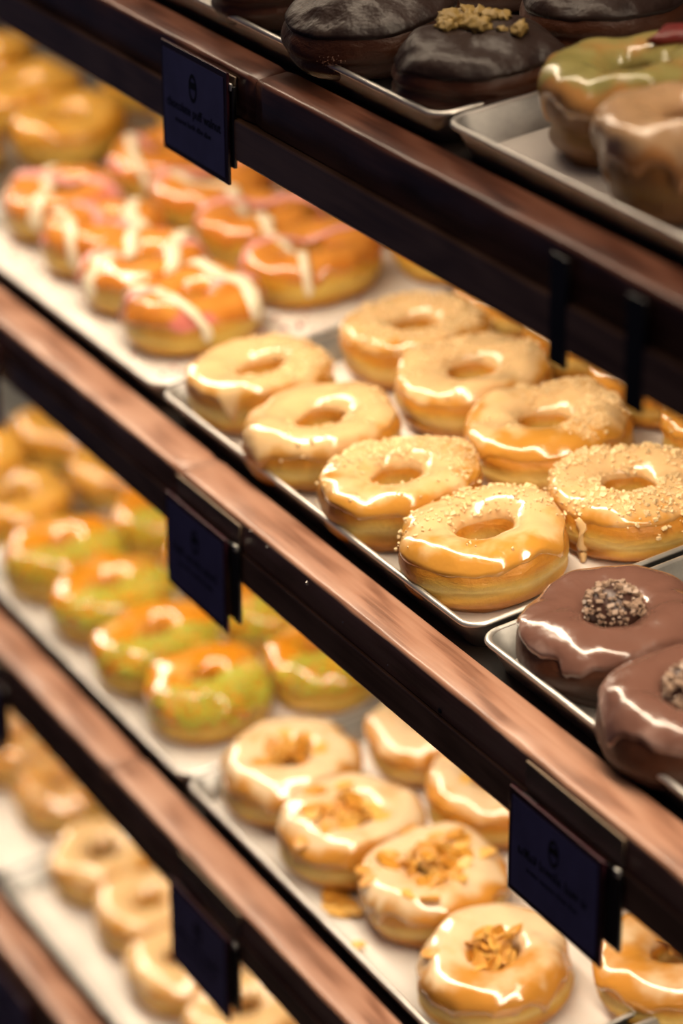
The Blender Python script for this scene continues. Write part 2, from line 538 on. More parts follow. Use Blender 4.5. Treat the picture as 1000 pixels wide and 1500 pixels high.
S0 = 0.0335
TRAYS = [  # tier, x0, s0, tray label, paper label
    (0, -0.384, 0.0285, 'metal baking tray under the dark chocolate doughnuts on the top shelf', 'baking paper under the walnut chocolate doughnut on the top shelf'),
    (0, 0.073, 0.0285, 'metal baking tray with empty near left corner under the caramel doughnuts on the top shelf', 'bare baking paper before the green glazed doughnut on the top shelf'),
    (1, -1.262, S0, 'blurred far tray of honey doughnuts, leftmost on the second shelf', None),
    (1, -0.803, S0, 'metal baking tray holding the pink and white iced doughnuts', 'berry-stained baking paper under the pink and white iced doughnuts'),
    (1, -0.346, S0, 'metal baking tray holding the crumb-topped glazed doughnuts in focus', 'baking paper under the crumb-topped glazed doughnuts'),
    (1, 0.113, S0, 'metal baking tray holding the milk chocolate truffle doughnuts', 'baking paper under the milk chocolate truffle doughnuts'),
    (2, -1.236, S0, 'blurred tray of dark-speckled doughnuts, leftmost on the third shelf', None),
    (2, -0.778, S0, 'metal baking tray holding the green pistachio doughnuts', 'baking paper under the green pistachio doughnuts'),
    (2, -0.322, S0, 'metal baking tray holding the almond flake doughnuts', 'baking paper under the almond flake doughnuts, flakes scattered on it'),
    (2, 0.139, S0, 'metal tray just showing in the bottom right corner', 'baking paper in the tray at the bottom right corner'),
    (3, -1.218, S0, 'blurred tray of crumble doughnuts, leftmost on the lowest shelf', 'baking paper under the crumble doughnuts at the left edge'),
    (3, -0.757, S0, 'metal baking tray holding the pale blurred doughnuts on the lowest shelf', 'baking paper under the pale blurred doughnuts at bottom left'),
]
for i, (k, x0, s0, tl, pl) in enumerate(TRAYS):
    tray(k, x0, s0, tl)
    if pl:
        paper(k, x0, s0, pl, seed=i * 7)

# ------------------------------------------------------------------ doughnuts
def spow(v, e):
    return math.copysign(abs(v) ** e, v)


class Shape:
    def __init__(self, kind, R, H, seed, hole=0.015, lump=1.0, n=2.35):
        self.kind, self.R, self.H, self.seed, self.hole, self.lump, self.n = kind, R, H, seed, hole, lump, n
        rnd = random.Random(seed)
        self.ell = 1 + rnd.uniform(-0.03, 0.03)
        self.sa = rnd.uniform(0, 6.28)
        self.belt = rnd.uniform(0.42, 0.5)
        self.hx, self.hy = rnd.uniform(-0.0025, 0.0025), rnd.uniform(-0.0025, 0.0025)

    def prof(self, u, off=0.0):
        e = 2.0 / self.n
        b = self.H / 2
        if self.kind == 'ring':
            phi = (u - 0.5) * 2 * math.pi
            a = (self.R - self.hole) / 2
            c = (self.R + self.hole) / 2
            r = c + (a + off) * spow(math.cos(phi), e)
            z = b + (b + off) * spow(math.sin(phi), e)
            if z > b and abs(phi) > math.pi / 2:      # the hole opens like a funnel at the top
                r += 0.0
        else:
            phi = (u - 0.5) * math.pi
            r = (self.R + off) * abs(math.cos(phi)) ** 0.72
            z = b + (b + off) * spow(math.sin(phi), 0.95)
        return r, z

    def point(self, th, u, off=0.0):
        r, z = self.prof(u, off)
        s = self.seed * 3.7
        bl = self.belt + 0.03 * noise.noise(Vector((math.cos(th) * 1.2, math.sin(th) * 1.2, s + 4)))
        out = math.exp(-((u - bl) / 0.018) ** 2) if self.kind == 'ring' else math.exp(-((u - self.belt) / 0.03) ** 2)
        crease = 0.0046 * out * (0.65 + 0.8 * noise.noise(Vector((math.cos(th) * 1.6, math.sin(th) * 1.6, s))))
        nx, ny = math.cos(th), math.sin(th)
        q = Vector((nx * r * 26 + s, ny * r * 26, z * 26))
        lump = self.lump * (0.0042 * noise.noise(q) + 0.0015 * noise.noise(q * 2.4))
        k = 1 + 0.05 * noise.noise(Vector((nx * 1.3, ny * 1.3, s + 9))) * self.lump
        el = 1 + (self.ell - 1) * math.cos(2 * (th - self.sa))
        if off == 0.0 or u < 0.56:
            r -= crease if off == 0.0 else crease * 0.6
        r = max(0.0, r * k * el + (lump * 0.8 if r > 0.004 else 0))
        z2 = z + lump
        if z2 < 0.0006:
            z2 = 0.0 + 0.1 * max(0, z)
        if z < 0.0014:
            z2 = max(0.0, off * 0)
        hw = max(0.0, 1 - r / self.R)
        return Vector((nx * r + self.hx * hw, ny * r + self.hy * hw, max(0.0, z2)))

    def top(self, x, y, off=0.0):
        """point on the upper surface above (x, y)"""
        r = math.hypot(x, y); th = math.atan2(y, x)
        lo, hi = (0.5, 1.0)
        if self.kind == 'ring':
            if r < self.hole + 0.002:
                return Vector((x, y, self.H * 0.55))
            lo, hi = 0.5, 1.0
        for _ in range(18):
            mid = (lo + hi) / 2
            if self.prof(mid)[0] > r:
                lo = mid
            else:
                hi = mid
        return self.point(th, lo, off)


def dough_part(sh, mat, parent, NT=72, NU=34):
    vs, fs = [], []
    ring = sh.kind == 'ring'
    if ring:
        for i in range(NT):
            th = 2 * math.pi * i / NT
            for j in range(NU):
                vs.append(sh.point(th, j / NU))
        for i in range(NT):
            for j in range(NU):
                a = i * NU + j; b_ = i * NU + (j + 1) % NU
                c = ((i + 1) % NT) * NU + (j + 1) % NU; d = ((i + 1) % NT) * NU + j
                fs.append((a, d, c, b_))
    else:
        for i in range(NT):
            th = 2 * math.pi * i / NT
            for j in range(1, NU):
                vs.append(sh.point(th, j / NU))
        W = NU - 1
        vs.append(Vector((0, 0, 0))); vs.append(Vector((0, 0, sh.H)))
        b0, t0 = len(vs) - 2, len(vs) - 1
        for i in range(NT):
            ii = (i + 1) % NT
            for j in range(W - 1):
                fs.append((i * W + j, ii * W + j, ii * W + j + 1, i * W + j + 1))
            fs.append((b0, ii * W, i * W)); fs.append((t0, i * W + W - 1, ii * W + W - 1))
    return mesh_obj('dough', vs, fs, mat, parent)


def glaze_part(sh, mat, parent, seed, uo=0.56, wob=0.035, thick=0.0017, drips=4, cover=0.6, thin_dir=None, NT=96, NU=26, name='glaze', uend=None):
    """shell over the top; its lower edge wanders and drips"""
    rnd = random.Random(seed)
    dr = [(rnd.uniform(0, 6.28), rnd.uniform(0.05, 0.12), rnd.uniform(0.03, 0.075)) for _ in range(drips)]
    ring = sh.kind == 'ring'
    if uend is None:
        uend = 0.93 if ring else 1.0
    vs, fs, cv = [], [], []
    for i in range(NT):
        th = 2 * math.pi * i / NT
        n1 = noise.noise(Vector((math.cos(th) * 2.2, math.sin(th) * 2.2, seed * 1.3)))
        n2 = noise.noise(Vector((math.cos(th) * 6, math.sin(th) * 6, seed * 2.1)))
        edge = uo + wob * (n1 * 1.3 + n2 * 0.5)
        for t0, wd, dp in dr:
            dd = (th - t0 + math.pi) % (2 * math.pi) - math.pi
            edge -= dp * math.exp(-(dd / wd) ** 2)
        edge = max(edge, 0.40)
        for j in range(NU + 1):
            f = j / NU
            f2 = f ** 1.25
            u = edge + (uend - edge) * f2
            t = thick * (1 + 0.35 * noise.noise(Vector((math.cos(th) * 3, math.sin(th) * 3, u * 9 + seed))))
            ff = min(1.0, f / 0.13)
            t *= ff * ff * (3 - 2 * ff)
            if ring and uend < 1.0:
                fe = min(1.0, (1 - f) / 0.10)
                t *= fe * fe * (3 - 2 * fe)
            if j == 0 or (ring and j == NU):
                t = -0.0006
            vs.append(sh.point(th, u, t) if t >= 0 else sh.point(th, u, t))
            c = cover * min(1.0, 0.35 + (u - edge) * 4.5) + 0.15
            if thin_dir is not None:
                c -= 0.26 * max(0.0, math.cos(th - thin_dir)) ** 2
            cv.append(c)
    W = NU + 1
    for i in range(NT):
        ii = (i + 1) % NT
        for j in range(NU):
            fs.append((i * W + j, ii * W + j, ii * W + j + 1, i * W + j + 1))
    o = mesh_obj(name, vs, fs, mat, parent)
    at = o.data.attributes.new('cover', 'FLOAT', 'POINT')
    at.data.foreach_set('value', cv)
    return o


ICO = None
def ico():
    global ICO
    if ICO is None:
        bm = bmesh.new(); bmesh.ops.create_icosphere(bm, subdivisions=1, radius=1)
        ICO = ([v.co.copy() for v in bm.verts], [[v.index for v in f.verts] for f in bm.faces]); bm.free()
    return ICO


def scatter(sh, n, seed, fn, off=0.0012):
    rnd = random.Random(seed)
    out = []
    tries = 0
    while len(out) < n and tries < n * 30:
        tries += 1
        a = rnd.uniform(0, 2 * math.pi); r = sh.R * math.sqrt(rnd.random()) * 1.0
        x, y = r * math.cos(a), r * math.sin(a)
        if sh.kind == 'ring' and r < sh.hole + 0.003:
            continue
        if rnd.random() < fn(x, y):
            out.append(sh.top(x, y, off))
    return out


def lumpy_mesh(name, mat, r, seed, amp=0.3, sub=2, scale=(1, 1, 1), freq=1.6):
    bm = bmesh.new(); bmesh.ops.create_icosphere(bm, subdivisions=sub, radius=1)
    for v in bm.verts:
        d = 1 + amp * noise.noise(v.co * freq + Vector((seed, 0, 0))) * 2
        v.co = Vector((v.co.x * scale[0], v.co.y * scale[1], v.co.z * scale[2])) * r * d
    me = bpy.data.meshes.new(name); bm.to_mesh(me); bm.free()
    me.materials.append(mat)
    me.polygons.foreach_set('use_smooth', [True] * len(me.polygons))
    return me


def flake_mesh(mat, seed):
    """thin curved almond slice"""
    rnd = random.Random(seed)
    L, Wd, t = rnd.uniform(.0085, .0105), rnd.uniform(.0052, .0068), 0.0007
    cur = rnd.uniform(-28, 28); n = 12
    top, bot = [], []
    for i in range(n):
        a = 2 * math.pi * i / n
        k = 1 - 0.25 * math.cos(a)
        x, y = L * math.cos(a), Wd * math.sin(a) * k
        z = cur * x * x + 10 * y * y
        top.append((x, y, z + t)); bot.append((x, y, z - t))
    vs = top + bot + [(0, 0, t * 1.5), (0, 0, -t)]
    fs = []
    for i in range(n):
        j = (i + 1) % n
        fs += [(i, j, 2 * n), (n + j, n + i, 2 * n + 1), (i, n + i, n + j, j)]
    me = bpy.data.meshes.new('almond_flake')
    me.from_pydata(vs, [], fs); me.materials.append(mat)
    return me


FLAKES = [flake_mesh(M['flake'] if i % 2 else M['flake_p'], i) for i in range(6)]
WALN = [lumpy_mesh('walnut_piece', M['walnut'], 0.0066, i * 3.1, 0.36, 3, (1.25, 0.9, 0.65), 2.1) for i in range(4)]


def tube(name, pts, rad, mat, parent, flat=0.6):
    n = 8
    vs, fs = [], []
    for i, p in enumerate(pts):
        t = (pts[min(i + 1, len(pts) - 1)] - pts[max(i - 1, 0)])
        if t.length < 1e-9:
            t = Vector((1, 0, 0))
        t.normalize()
        up = Vector((0, 0, 1)) if abs(t.z) < 0.9 else Vector((t.x, t.y, 0.1)).normalized()
        s = t.cross(up).normalized(); u = s.cross(t).normalized()
        r = rad * (0.45 if i in (0, len(pts) - 1) else 1.0) * (0.85 + 0.3 * noise.noise(p * 120))
        for j in range(n):
            a = 2 * math.pi * j / n
            vs.append(p + s * math.cos(a) * r + u * math.sin(a) * r * flat)
    for i in range(len(pts) - 1):
        for j in range(n):
            k = (j + 1) % n
            fs.append((i * n + j, i * n + k, (i + 1) * n + k, (i + 1) * n + j))
    fs.append(tuple(range(n))[::-1]); fs.append(tuple((len(pts) - 1) * n + j for j in range(n)))
    return mesh_obj(name, vs, fs, mat, parent)


def world_dir(rz, wx, wy):
    """angle (in the doughnut's own frame) of world direction wx, wy"""
    return math.atan2(wy, wx) - rz


DON = []            # every doughnut: where it sits, to press neighbours flat where they touch
BASE = -0.0061      # top of the paper, off the deck frame


def start(k, x, s, label, group, seed, bare=False):
    rz = random.Random(seed * 13 + 5).uniform(0, 6.28)
    root = thing('doughnut', label, 'doughnut', tier_frame(k, x, s, BASE if not bare else -0.0072, rz), group)
    DON.append([root, k, x, s, rz])
    return root, rz


def crumb_doughnut(k, x, s, label, seed, R=0.0565, H=0.041, cov=0.6, crumbs=260, side=None, hi=True, hole=0.0155, thin=None, drips=3, crumb_size=(0.0007, 0.0025), group='crumb-topped glazed doughnuts on the second shelf'):
    root, rz = start(k, x, s, label, group, seed)
    sh = Shape('ring', R, H, seed, hole)
    dough_part(sh, M['dough'], root, *((96, 44) if hi else (48, 26)))
    td = world_dir(rz, *thin) if thin else None
    glaze_part(sh, M['g_caramel'], root, seed, 0.575, 0.03, 0.0016, drips, cov, td, *((140, 34) if hi else (60, 18)))
    if crumbs:
        d = world_dir(rz, *side) if side else 0

        def fn(px, py):
            r = math.hypot(px, py) / sh.R
            v = 0.9 if 0.35 < r < 0.9 else 0.35
            v *= max(0.0, min(1.0, 0.55 + 1.6 * noise.noise(Vector((px * 45, py * 45, seed)))))
            if side:
                v *= max(0.03, 0.5 + 0.9 * math.cos(math.atan2(py, px) - d)) if math.cos(math.atan2(py, px) - d) > -0.2 else 0.04
            return v
        bits('nut_crumbs', scatter(sh, crumbs, seed, fn, 0.0022), M['crumb'], root, crumb_size[0], crumb_size[1], seed)
    return root, sh, rz


G1 = 'crumb-topped glazed doughnuts on the second shelf'
# front row, left to right, then the row behind
crumb_doughnut(1, -0.299, 0.097, 'caramel glazed doughnut at the left corner of the crumb-topped tray', 11, 0.0545, cov=0.75, crumbs=320, side=(0.5, 0.8))
crumb_doughnut(1, -0.192, 0.090, 'smooth glazed doughnut, second from the left in the front row of the crumb-topped tray', 12, 0.0575, cov=0.8, crumbs=70, side=(1, .4))
crumb_doughnut(1, -0.080, 0.091, 'doughnut thickly strewn with crumbs, third in the front row of the crumb-topped tray', 13, 0.0555, cov=0.55, crumbs=950, side=(-0.4, 0.5), crumb_size=(0.0007, 0.0024))
hero, hsh, hrz = crumb_doughnut(1, 0.0255, 0.0935, 'shiny glazed doughnut in sharp focus at the near corner of its tray', 14, 0.0570, H=0.043, cov=0.62, crumbs=320, side=(-0.9, 0.35), hole=0.0165, thin=(0.8, -0.45))
crumb_doughnut(1, -0.283, 0.221, 'crumb-topped doughnut at the far left of the second row, behind the corner one', 15, 0.0555, cov=0.6, crumbs=560)
crumb_doughnut(1, -0.187, 0.214, 'second doughnut of the second row, coarse crumbs at its left edge', 16, 0.0570, cov=0.7, crumbs=420, side=(-1, 0.3))
crumb_doughnut(1, -0.0830, 0.2115, 'large doughnut with a heap of pale crumbs on its far half, right of the middle', 17, 0.0600, cov=0.6, crumbs=560, side=(0.1, 1), thin=(1, -0.6), drips=2)
last = crumb_doughnut(1, 0.0350, 0.2010, 'doughnut with chunky crumbs and a drip of glaze reaching the paper, at the right edge', 18, 0.0560, cov=0.6, crumbs=1000, side=None, crumb_size=(0.0007, 0.0031))

# the drip of glaze that reaches the paper under the last one
def drip_on(root, sh, rz, ang_world, mat):
    a = ang_world - rz
    pts = [sh.point(a + 0.03 * math.sin(5 * f / 10), 0.61 - 0.20 * f / 10, 0.0006) for f in range(11)]
    pts.append(Vector((math.cos(a) * (sh.R - 0.0035), math.sin(a) * (sh.R - 0.0035), 0.0012)))
    tube('glaze_drip', pts, 0.0042, mat, root, 0.45)


drip_on(last[0], last[1], last[2], math.radians(-72), M['drip'])

# third row of the crumb-topped tray, half hidden under the top rail
for i, (x, s, lb) in enumerate(((-0.295, 0.325, 'golden doughnut of the third row, at the far left corner under the top rail'),
                                (-0.200, 0.328, 'golden doughnut of the third row, left of the first black sign hook'),
                                (-0.102, 0.326, 'golden doughnut of the third row, between the two black sign hooks'),
                                (-0.006, 0.320, 'golden doughnut of the third row, at the right edge under the rail'))):
    crumb_doughnut(1, x, s, lb, 30 + i, 0.0545, cov=0.35, crumbs=160, hi=False, group='third-row doughnuts under the top rail')

# milk chocolate truffle doughnuts
def truffle_doughnut(k, x, s, label, seed, R=0.0585, H=0.043, group='milk chocolate doughnuts with a truffle in the hole'):
    root, rz = start(k, x, s, label, group, seed)
    sh = Shape('ring', R, H, seed, 0.013)
    dough_part(sh, M['dough_c'], root, 96, 44)
    glaze_part(sh, M['g_milk'], root, seed, 0.580, 0.03, 0.0021, 6, 0.75, None, 140, 34)
    rnd = random.Random(seed)
    t = bpy.data.objects.new('truffle', lumpy_mesh('truffle', M['truffle'], 0.0172, seed, 0.06, 3, (1, 1, 0.9)))
    COL.objects.link(t); t.parent = root
    t.location = (sh.hx, sh.hy, H - 0.001)
    pts = []
    for i in range(260):
        v = Vector((rnd.gauss(0, 1), rnd.gauss(0, 1), rnd.gauss(0.2, 1))).normalized()
        pts.append(Vector((v.x * 0.0178, v.y * 0.0178, v.z * 0.0162)))
    bits('nut_nibs', pts, M['nib'], t, 0.0015, 0.0042, seed)
    return root


truffle_doughnut(1, 0.1745, 0.0955, 'milk chocolate doughnut with a nutty truffle, the further one, whole in view', 41)
truffle_doughnut(1, 0.2790, 0.0830, 'milk chocolate doughnut with a nutty truffle, nearer one cut by the right edge', 42)
truffle_doughnut(2, 0.2180, 0.1130, 'dark doughnut topped with nut nibs, a sliver in the bottom right corner', 43, group=None)

# pink and white iced doughnuts
def iced_doughnut(k, x, s, label, seed, R=0.0560, H=0.041, hi=False, lines=3):
    root, rz = start(k, x, s, label, 'pink and white iced doughnuts on the second shelf', seed)
    sh = Shape('ring', R, H, seed, 0.0125)
    dough_part(sh, M['dough_y'], root, 60, 30)
    glaze_part(sh, M['g_fruit'], root, seed, 0.55, 0.04, 0.0015, 3, 0.5, None, 72, 20)
    rnd = random.Random(seed)
    a0 = world_dir(rz, 1, -0.3)
    for i in range(lines):
        # zigzag ribbons thrown across, running over the edges
        off = (i - (lines - 1) / 2) * 0.026 + rnd.uniform(-0.006, 0.006)
        a = a0 + rnd.uniform(-0.7, 0.7) + (0.9 if i % 2 else 0)
        ux, uy = math.cos(a), math.sin(a)
        pts = []
        span = math.sqrt(max(0.0001, (R * 0.985) ** 2 - off * off))
        for j in range(27):
            t = -span + 2 * span * j / 26
            o2 = off + 0.005 * math.sin(t * 60 + i * 2 + seed)
            px, py = ux * t - uy * o2, uy * t + ux * o2
            rr = math.hypot(px, py)
            if rr > R * 0.985:
                px *= R * 0.985 / rr; py *= R * 0.985 / rr
            p = sh.top(px, py, 0.0022)
            pts.append(p)
        # hang down at both ends
        for end in (0, -1):
            p = pts[end].copy(); n = Vector((p.x, p.y, 0)).normalized()
            for dz in (0.006, 0.013):
                q = p + n * 0.0012 - Vector((0, 0, dz))
                q.z = max(q.z, 0.012)
                (pts.insert(0, q) if end == 0 else pts.append(q))
        tube('icing_drizzle', pts, rnd.uniform(0.0045, 0.0085), M['pink'] if i % 3 == 1 else M['white'], root, 0.28)
    bits('berry_crumbs', scatter(sh, 40, seed, lambda a, b_: 0.5, 0.002), M['red'], root, 0.0005, 0.0016, seed)
    return root


for i, (x, s, lb) in enumerate((
        (-0.751, 0.134, 'pink and white iced doughnut, leftmost of its front row by the tray end'),
        (-0.652, 0.127, 'pink and white iced doughnut, second from the left in its front row'),
        (-0.556, 0.122, 'pink and white iced doughnut, third from the left in its front row'),
        (-0.4585, 0.1185, 'pink and white iced doughnut nearest the tray corner, white icing running down'),
        (-0.735, 0.245, 'pink and white iced doughnut, first of the second row, at its far left'),
        (-0.672, 0.243, 'pink and white iced doughnut, second of the second row, near the tray middle'),
        (-0.574, 0.238, 'pink and white iced doughnut of the second row, under the left hanging sign'),
        (-0.474, 0.234, 'iced doughnut with bare yellow side, rightmost of the second row'))):
    if i == 4:
        continue
    iced_doughnut(1, x, s, lb, 50 + i, R=0.0560 if i in (3, 7) else 0.0535, lines=3 if i in (1, 2, 3) else 2)
for i, (x, s, lb) in enumerate(((-0.772, 0.245, 'pale iced doughnut behind the leftmost pink and white iced one'),
                                (-0.735, 0.352, 'iced doughnut of the third row, above the pink and white iced ones, left'),
                                (-0.635, 0.350, 'iced doughnut of the third row, just under the left hanging sign'),
                                (-0.535, 0.350, 'iced doughnut of the third row, right of the left hanging sign'),
                                (-0.430, 0.345, 'iced red-dusted doughnut of the third row, partly hidden by the top rail'))):
    iced_doughnut(1, x, s, lb, 60 + i, R=0.0535)
# berry crumbs fallen on the paper
rnd = random.Random(5)
pts = [Vector((rnd.uniform(-0.79, -0.38) , rnd.uniform(0.06, 0.27), 0)) for _ in range(800)]
o = bits('berry_crumbs', [Vector((p.x, p.y, 0.0008)) for p in pts], M['red'], None, 0.0006, 0.0024, 6)
o.matrix_world = tier_frame(1, 0, 0, -0.0065)
tag(o, 'red berry crumbs fallen on the paper around the pink and white iced doughnuts', 'crumbs', kind='stuff')

# honey doughnuts at the far left
def plain_doughnut(k, x, s, label, seed, glaze, group, R=0.056, H=0.042, dough='dough_y', hole=0.013, cov=0.5, bare=False):
    root, rz = start(k, x, s, label, group, seed, bare)
    sh = Shape('ring', R, H, seed, hole, 1.3)
    dough_part(sh, M[dough], root, 48, 26)
    glaze_part(sh, M[glaze], root, seed, 0.56, 0.04, 0.0015, 3, cov, None, 60, 18)
    return root, sh, rz


for i, (x, s, lb) in enumerate((
        (-0.925, 0.215, 'honey glazed doughnut at the far left, nearest the pink and white iced tray'),
        (-0.965, 0.105, 'honey glazed doughnut cut by the left edge, lower one'),
        (-1.045, 0.220, 'honey glazed doughnut at the far left, second back from the iced tray'),
        (-1.085, 0.105, 'honey glazed doughnut on the left edge, behind the lower one'),
        (-0.875, 0.350, 'honey glazed doughnut tucked behind the nearest honey one under the top rail'),
        (-1.165, 0.225, 'honey glazed doughnut high in the left corner under the top rail'),
        (-0.995, 0.345, 'honey glazed doughnut in the rear row at the far left, right under the rail'))):
    plain_doughnut(1, x, s, lb, 70 + i, 'g_honey', 'honey glazed doughnuts at the far left of the second shelf', R=0.057, bare=True)

# pistachio doughnuts
def pistachio_doughnut(k, x, s, label, seed, R=0.0555, H=0.044):
    root, rz = start(k, x, s, label, 'pistachio doughnuts on the third shelf', seed)
    sh = Shape('ring', R, H, seed, 0.010)
    dough_part(sh, M['dough_y'], root, 60, 30)
    glaze_part(sh, M['g_orange'], root, seed, 0.54, 0.03, 0.0018, 3, 0.45, None, 72, 20)
    d = world_dir(rz, 1.0, -0.05)

    def fn(px, py):
        u = px * math.cos(d) + py * math.sin(d)
        return 1.0 if u > 0.010 + 0.014 * noise.noise(Vector((px * 40, py * 40, seed))) else 0.02
    pts = scatter(sh, 620, seed, fn, 0.0022)
    rnd = random.Random(seed)
    for _ in range(120):
        a = d + rnd.uniform(-0.9, 0.9)
        pts.append(sh.point(a, rnd.uniform(0.53, 0.62), 0.0022))
    bits('pistachio_crumbs', pts, M['pist'], root, 0.0013, 0.0034, seed)
    return root


for i, (x, s, lb) in enumerate((
        (-0.722, 0.105, 'pistachio doughnut at the left end of its tray, furthest left in the front row'),
        (-0.622, 0.108, 'pistachio doughnut, second from the left in the front row'),
        (-0.520, 0.104, 'pistachio doughnut, third from the left in the front row'),
        (-0.424, 0.1065, 'pistachio doughnut nearest the tray corner, green crumbs on its right half'),
        (-0.725, 0.215, 'pistachio doughnut behind the leftmost one, under the second rail'),
        (-0.618, 0.220, 'pistachio doughnut hidden partly by the sign on the second rail'),
        (-0.512, 0.218, 'pistachio doughnut just right of the sign on the second rail, behind'),
        (-0.404, 0.206, 'pistachio doughnut with a pale end, rightmost behind, by the almond tray'))):
    pistachio_doughnut(2, x, s, lb, 80 + i)

# dark-speckled doughnuts, far left of third shelf
for i, (x, s, lb) in enumerate((
        (-0.845, 0.110, 'dark-speckled doughnut at the left edge, nearest the pistachio tray'),
        (-0.955, 0.110, 'dark-speckled doughnut on the left edge, second from the pistachio tray'),
        (-0.850, 0.225, 'dark-speckled doughnut behind, right under the second rail'),
        (-0.965, 0.220, 'dark-speckled doughnut behind, at the left edge under the second rail'),
        (-1.060, 0.110, 'dark-speckled doughnut highest at the left edge of the third shelf'))):
    root, sh, rz = plain_doughnut(2, x, s, lb, 90 + i, 'g_honey', 'dark-speckled doughnuts on the third shelf', dough='dough_y', bare=True, R=0.0575)
    bits('dark_crumbs', scatter(sh, 60, i, lambda a, b_: 1.0 if math.hypot(a - .01, b_) < 0.028 else 0.04, 0.002), M['darkbit'], root, 0.001, 0.0032, i)

# almond flake doughnuts
def almond_doughnut(k, x, s, label, seed, n=26, R=0.0560, H=0.043, spread=0.017, hi=True, thin=None, cov=0.7):
    root, rz = start(k, x, s, label, 'almond flake doughnuts on the third shelf', seed)
    sh = Shape('ring', R, H, seed, 0.014, 1.1)
    dough_part(sh, M['dough'], root, *((84, 38) if hi else (48, 26)))
    glaze_part(sh, M['g_white'], root, seed, 0.54, 0.045, 0.0019, 6, cov, world_dir(rz, *thin) if thin else None, *((120, 30) if hi else (60, 18)))
    rnd = random.Random(seed)
    for i in range(n):
        a = rnd.uniform(0, 6.28); r = abs(rnd.gauss(0, spread))
        r = min(r, R * 0.85)
        x_, y_ = r * math.cos(a), r * math.sin(a)
        if r < 0.020:
            z = H * 0.90 + 0.013 * rnd.random() * (1 - r / 0.03)
        else:
            z = sh.top(x_, y_, 0.0020).z + 0.0005
        tiltv = 0.75 if r < 0.022 else 0.22
        m4 = Matrix.Translation((x_, y_, z)) @ Matrix.Rotation(rnd.uniform(0, 6.28), 4, 'Z') @ Matrix.Rotation(rnd.gauss(0, tiltv), 4, 'X') @ Matrix.Rotation(rnd.gauss(0, tiltv), 4, 'Y') @ Matrix.Scale(rnd.uniform(0.75, 1.1), 4)
        share('almond_flake', FLAKES[rnd.randrange(6)], root, m4)
    return root


for i, (x, s, n, sp, lb) in enumerate((
        (-0.2745, 0.105, 34, 0.014, 'almond flake doughnut at the left corner of its tray, flakes in the hole'),
        (-0.1735, 0.104, 38, 0.020, 'almond flake doughnut, second in the front row, shiny white glaze at its left'),
        (-0.0780, 0.118, 64, 0.024, 'almond flake doughnut, third in the front row, covered with large flakes'),
        (0.0370, 0.1020, 34, 0.0115, 'almond flake doughnut at the bottom edge, a neat heap of flakes in its hole'),
        (-0.2520, 0.2250, 8, 0.02, 'almond glazed doughnut behind the left corner one, few flakes'),
        (-0.1500, 0.2180, 14, 0.02, 'almond glazed doughnut in the second row, just left of the blue sign'),
        (-0.0450, 0.2330, 12, 0.02, 'almond glazed doughnut behind the blue sign'),
        (0.1080, 0.2030, 6, 0.012, 'yellow-sided doughnut right of the blue sign, torn pale top'))):
    almond_doughnut(2, x, s, lb, 100 + i, n, spread=sp, hi=i < 4, thin=(0.8, -0.3) if i in (3,) else None, cov=0.75 if i != 7 else 0.55)
# flakes lying on the paper
rnd = random.Random(8)
for i, (x, s) in enumerate(((-0.128, 0.062), (-0.121, 0.069), (-0.116, 0.060), (-0.133, 0.070), (-0.110, 0.067), (-0.137, 0.063), (-0.070, 0.050))):
    o = bpy.data.objects.new('almond_flake', FLAKES[i % 6]); COL.objects.link(o)
    o.matrix_world = tier_frame(2, x, s, -0.0048 + 0.0006 * i, rnd.uniform(0, 6)) @ Matrix.Rotation(rnd.uniform(-.2, .2), 4, 'X') @ Matrix.Scale(0.6 if i == 6 else 1.0, 4)
    tag(o, 'loose almond flake in the small heap on the paper before the third almond doughnut' if i < 6 else 'small lone almond flake on the bare paper near the rail', 'almond flake', 'loose almond flakes on the paper')

# lowest shelf
for i, (x, s, lb) in enumerate((
        (-0.714, 0.128, 'pale glazed doughnut with a dark berry centre, furthest left in the lowest tray'),
        (-0.612, 0.130, 'pale glazed doughnut, second in the lowest tray, plain ring'),
        (-0.514, 0.118, 'pale glazed doughnut with dark crumbs, left of the sign on the third rail'),
        (-0.416, 0.130, 'pale glazed doughnut at the bottom edge beneath the sign on the third rail'),
        (-0.318, 0.128, 'pale glazed doughnut at the bottom edge right of the sign on the third rail'),
        (-0.650, 0.236, 'pale glazed doughnut behind, under the third rail'))):
    root, sh, rz = plain_doughnut(3, x, s, lb, 110 + i, 'g_caramel', 'pale glazed doughnuts on the lowest shelf', dough='dough', R=0.0535, cov=0.6)
    if i in (0, 2, 3):
        bits('dark_crumbs', scatter(sh, 40, i + 3, lambda a, b_: 1.0 if math.hypot(a, b_) < 0.024 else 0.02, 0.002) +
             [Vector((random.Random(q).uniform(-.01, .01), random.Random(q + 99).uniform(-.01, .01), 0.036)) for q in range(30)], M['darkbit'], root, 0.001, 0.003, i)
for i, (x, s, lb) in enumerate(((-0.850, 0.150, 'crumble-covered doughnut at the left edge of the lowest shelf, nearest'),
                                (-0.958, 0.145, 'crumble-covered doughnut at the left edge of the lowest shelf, beside the blue sign'),
                                (-0.848, 0.256, 'crumble-covered doughnut of the lowest shelf, under the third rail'))):
    root, sh, rz = plain_doughnut(3, x, s, lb, 120 + i, 'g_white', 'crumble doughnuts on the lowest shelf', dough='dough', R=0.0545)
    bits('crumble', scatter(sh, 420, i, lambda a, b_: 0.8, 0.002) + [sh.point(random.Random(q).uniform(0, 6.28), random.Random(q + 7).uniform(0.5, 0.6), 0.002) for q in range(120)], M['crumble'], root, 0.0015, 0.0045, i)
    bits('dark_crumbs', scatter(sh, 30, i + 9, lambda a, b_: 0.5, 0.003), M['darkbit'], root, 0.0015, 0.004, i)

